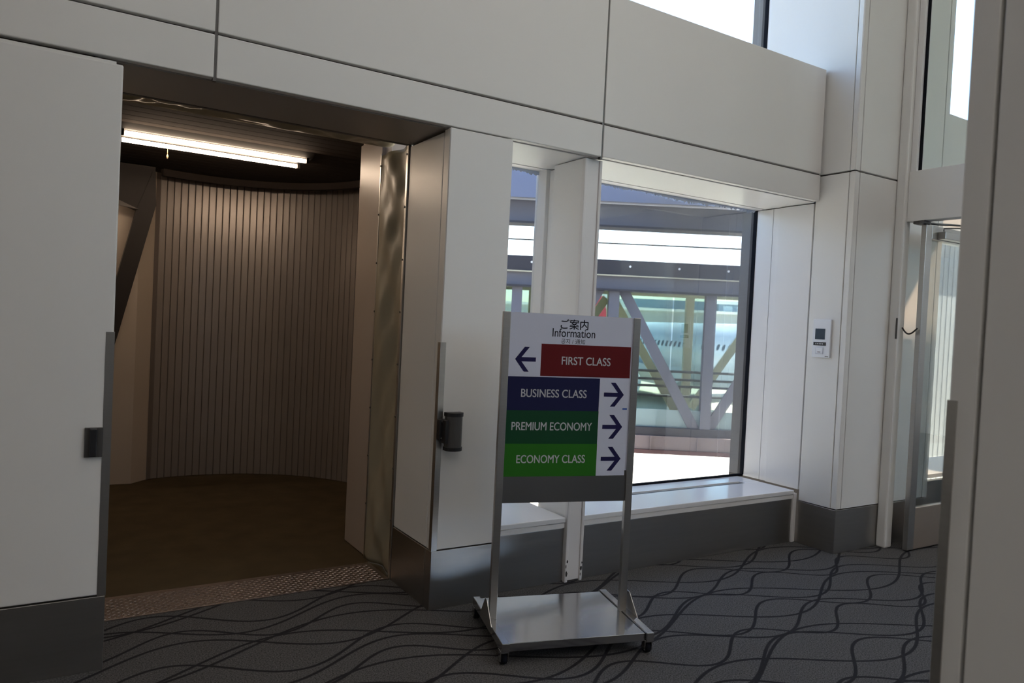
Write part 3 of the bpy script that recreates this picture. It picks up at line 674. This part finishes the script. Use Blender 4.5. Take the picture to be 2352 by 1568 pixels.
# cabin door outline
for x0, x1 in ((-10.1, -9.15), (3.5, 4.4)):
    bm = bmesh.new()
    ring = []
    for k in range(25):
        t = -.55 + 1.15 * k / 24; ring.append((t))
    for xe in (x0, x1): addtube(bm, [(xe, math.cos(t) * (R0 + .004), math.sin(t) * (R0 + .004)) for t in ring], .018, 6)
    for t in (ring[0], ring[-1]): addtube(bm, [(x0, math.cos(t) * (R0 + .004), math.sin(t) * (R0 + .004)), (x1, math.cos(t) * (R0 + .004), math.sin(t) * (R0 + .004))], .018, 6)
    bmobj('cabin_door', bm, AGREY, ac)
def wing(name, pts, th, z, dih, mat):
    vs = []
    for t in (-1, 1):
        for x, y in pts: vs.append((x, y, z + abs(y) * dih + t * th * max(.25, 1 - abs(y) / 18)))
    n = len(pts); fs = [tuple(range(n - 1, -1, -1)), tuple(range(n, 2 * n))] + [(i, (i + 1) % n, n + (i + 1) % n, n + i) for i in range(n)]
    return mesh(name, vs, fs, mat, ac)
wing('wing', [(-7, 1.5), (3.0, 17.5), (4.6, 17.5), (1.0, 6.0), (.6, 1.5)], .28, -1.35, .09, AGREY)
wing('wing', [(-7, -1.5), (3.0, -17.5), (4.6, -17.5), (1.0, -6.0), (.6, -1.5)], .28, -1.35, .09, AGREY)
wing('tailplane', [(22, .8), (27, 6.5), (28.4, 6.5), (27, .5)], .12, 1.0, .08, AGREY)
wing('tailplane', [(22, -.8), (27, -6.5), (28.4, -6.5), (27, -.5)], .12, 1.0, .08, AGREY)
prism('fin', [(20, 1.8), (26.5, 8.4), (29.2, 8.4), (28.2, 1.4)], 'y', -.15, .15, AW, ac)
prism('belly_fairing', [(-9, -1.3), (-7.5, -2.25), (3.5, -2.25), (5.5, -1.5), (5.5, -1.0), (-9, -.9)], 'y', -1.9, 1.9, AW, ac)
for y in (5.6, -5.6):
    o = tube('engine', [(-8.6, y, -1.95), (-8.3, y, -1.95), (-7.0, y, -1.95), (-5.4, y, -1.95), (-4.2, y, -1.9)], [.86, 1.0, 1.05, .92, .55], AW, ac, 24)
    prism('pylon', [(-6.8, -1.2), (-3.2, -.85), (-3.4, -1.15), (-5.6, -1.5)], 'y', y - .12, y + .12, AGREY, ac)
for x, y in ((-21.5, 0), (-.5, 2.6), (-.5, -2.6)):
    tube('landing_gear', [(x, y, -1.4), (x, y, -2.9)], .12, AGREY, ac, 10)
    for dy in (-.3, .3): tube('wheel', [(x, y + dy - .13, -2.99), (x, y + dy + .13, -2.99)], .46, RUBBER, ac, 20)
# far terminal and its parapet
tb = thing('terminal_building', 'long far terminal building with pale roof edge on the horizon', 'building', tuple(FH * 170 + RH * 40), math.atan2(RH.y, RH.x), local=True)
TG = principled('far_grey_cladding', (.40, .42, .42), .7); TW = principled('far_white_roof', (.80, .82, .80), .6); TB = principled('far_blue_glass', (.20, .30, .38), .3)
box('wall', -120, 90, 0, 20, -5, 6.2, TG, tb, 0); box('parapet', -120, 90, -.5, 0, 6.2, 6.8, TW, tb, 0)
box('upper_block', -30, -16, 3, 18, 6.2, 9.6, TW, tb, 0); box('upper_block', -14, 6, 4, 18, 6.2, 9.0, TB, tb, 0); box('upper_block', 8, 60, 4, 18, 6.2, 8.6, TB, tb, 0); box('roof', 7, 61, 3.5, 18.5, 8.6, 9.4, TW, tb, 0)
for k in range(14): box('window', 9 + k * 3.2, 11.2 + k * 3.2, 3.9, 4.0, 6.9, 8.2, principled('far_pane', (.42, .55, .62), .2) if k == 0 else bpy.data.materials['far_pane'], tb, 0)
# red tail of another airliner
rt_ = prism('airliner_tail', [(0, 0), (3.2, 5.6), (5.2, 5.6), (6.0, 0)], 'y', -.2, .2, principled('red_tail', (.62, .05, .08), .4), None)
pt = FH * 120 + RH * 9.4; rt_.location = (pt.x, pt.y, 1.2); rt_.rotation_euler = (0, 0, math.atan2(RH.y, RH.x))
tag(rt_, 'red tail fin of another airliner behind the left brace', 'airplane tail')
# corrugated wall of the rotunda beyond the next bay
rw = thing('corrugated_wall', 'pale corrugated wall outside the next bay seen through the glass door', 'wall', (11, 5.6, 0), kind='structure')
CW = principled('pale_corrugated', (.55, .55, .545), .5)
me = None
for k in range(36):
    if me is None:
        o = box('rib', 8.2, 8.2 + .115, 5.6, 5.66, -1, 3.1, CW, rw, .012); me = o.data
    else:
        o = link('rib', me, CW, rw); o.location.x = k * .125
box('eave', 8.0, 13.2, 5.42, 5.75, 3.1, 3.2, CW, rw, .005)  # unseen eave, added to shade the top of the ribs
box('backing', 8.1, 13, 5.66, 5.72, -1, 3.1, principled('corrugated_groove', (.55, .56, .58), .6), rw, 0)
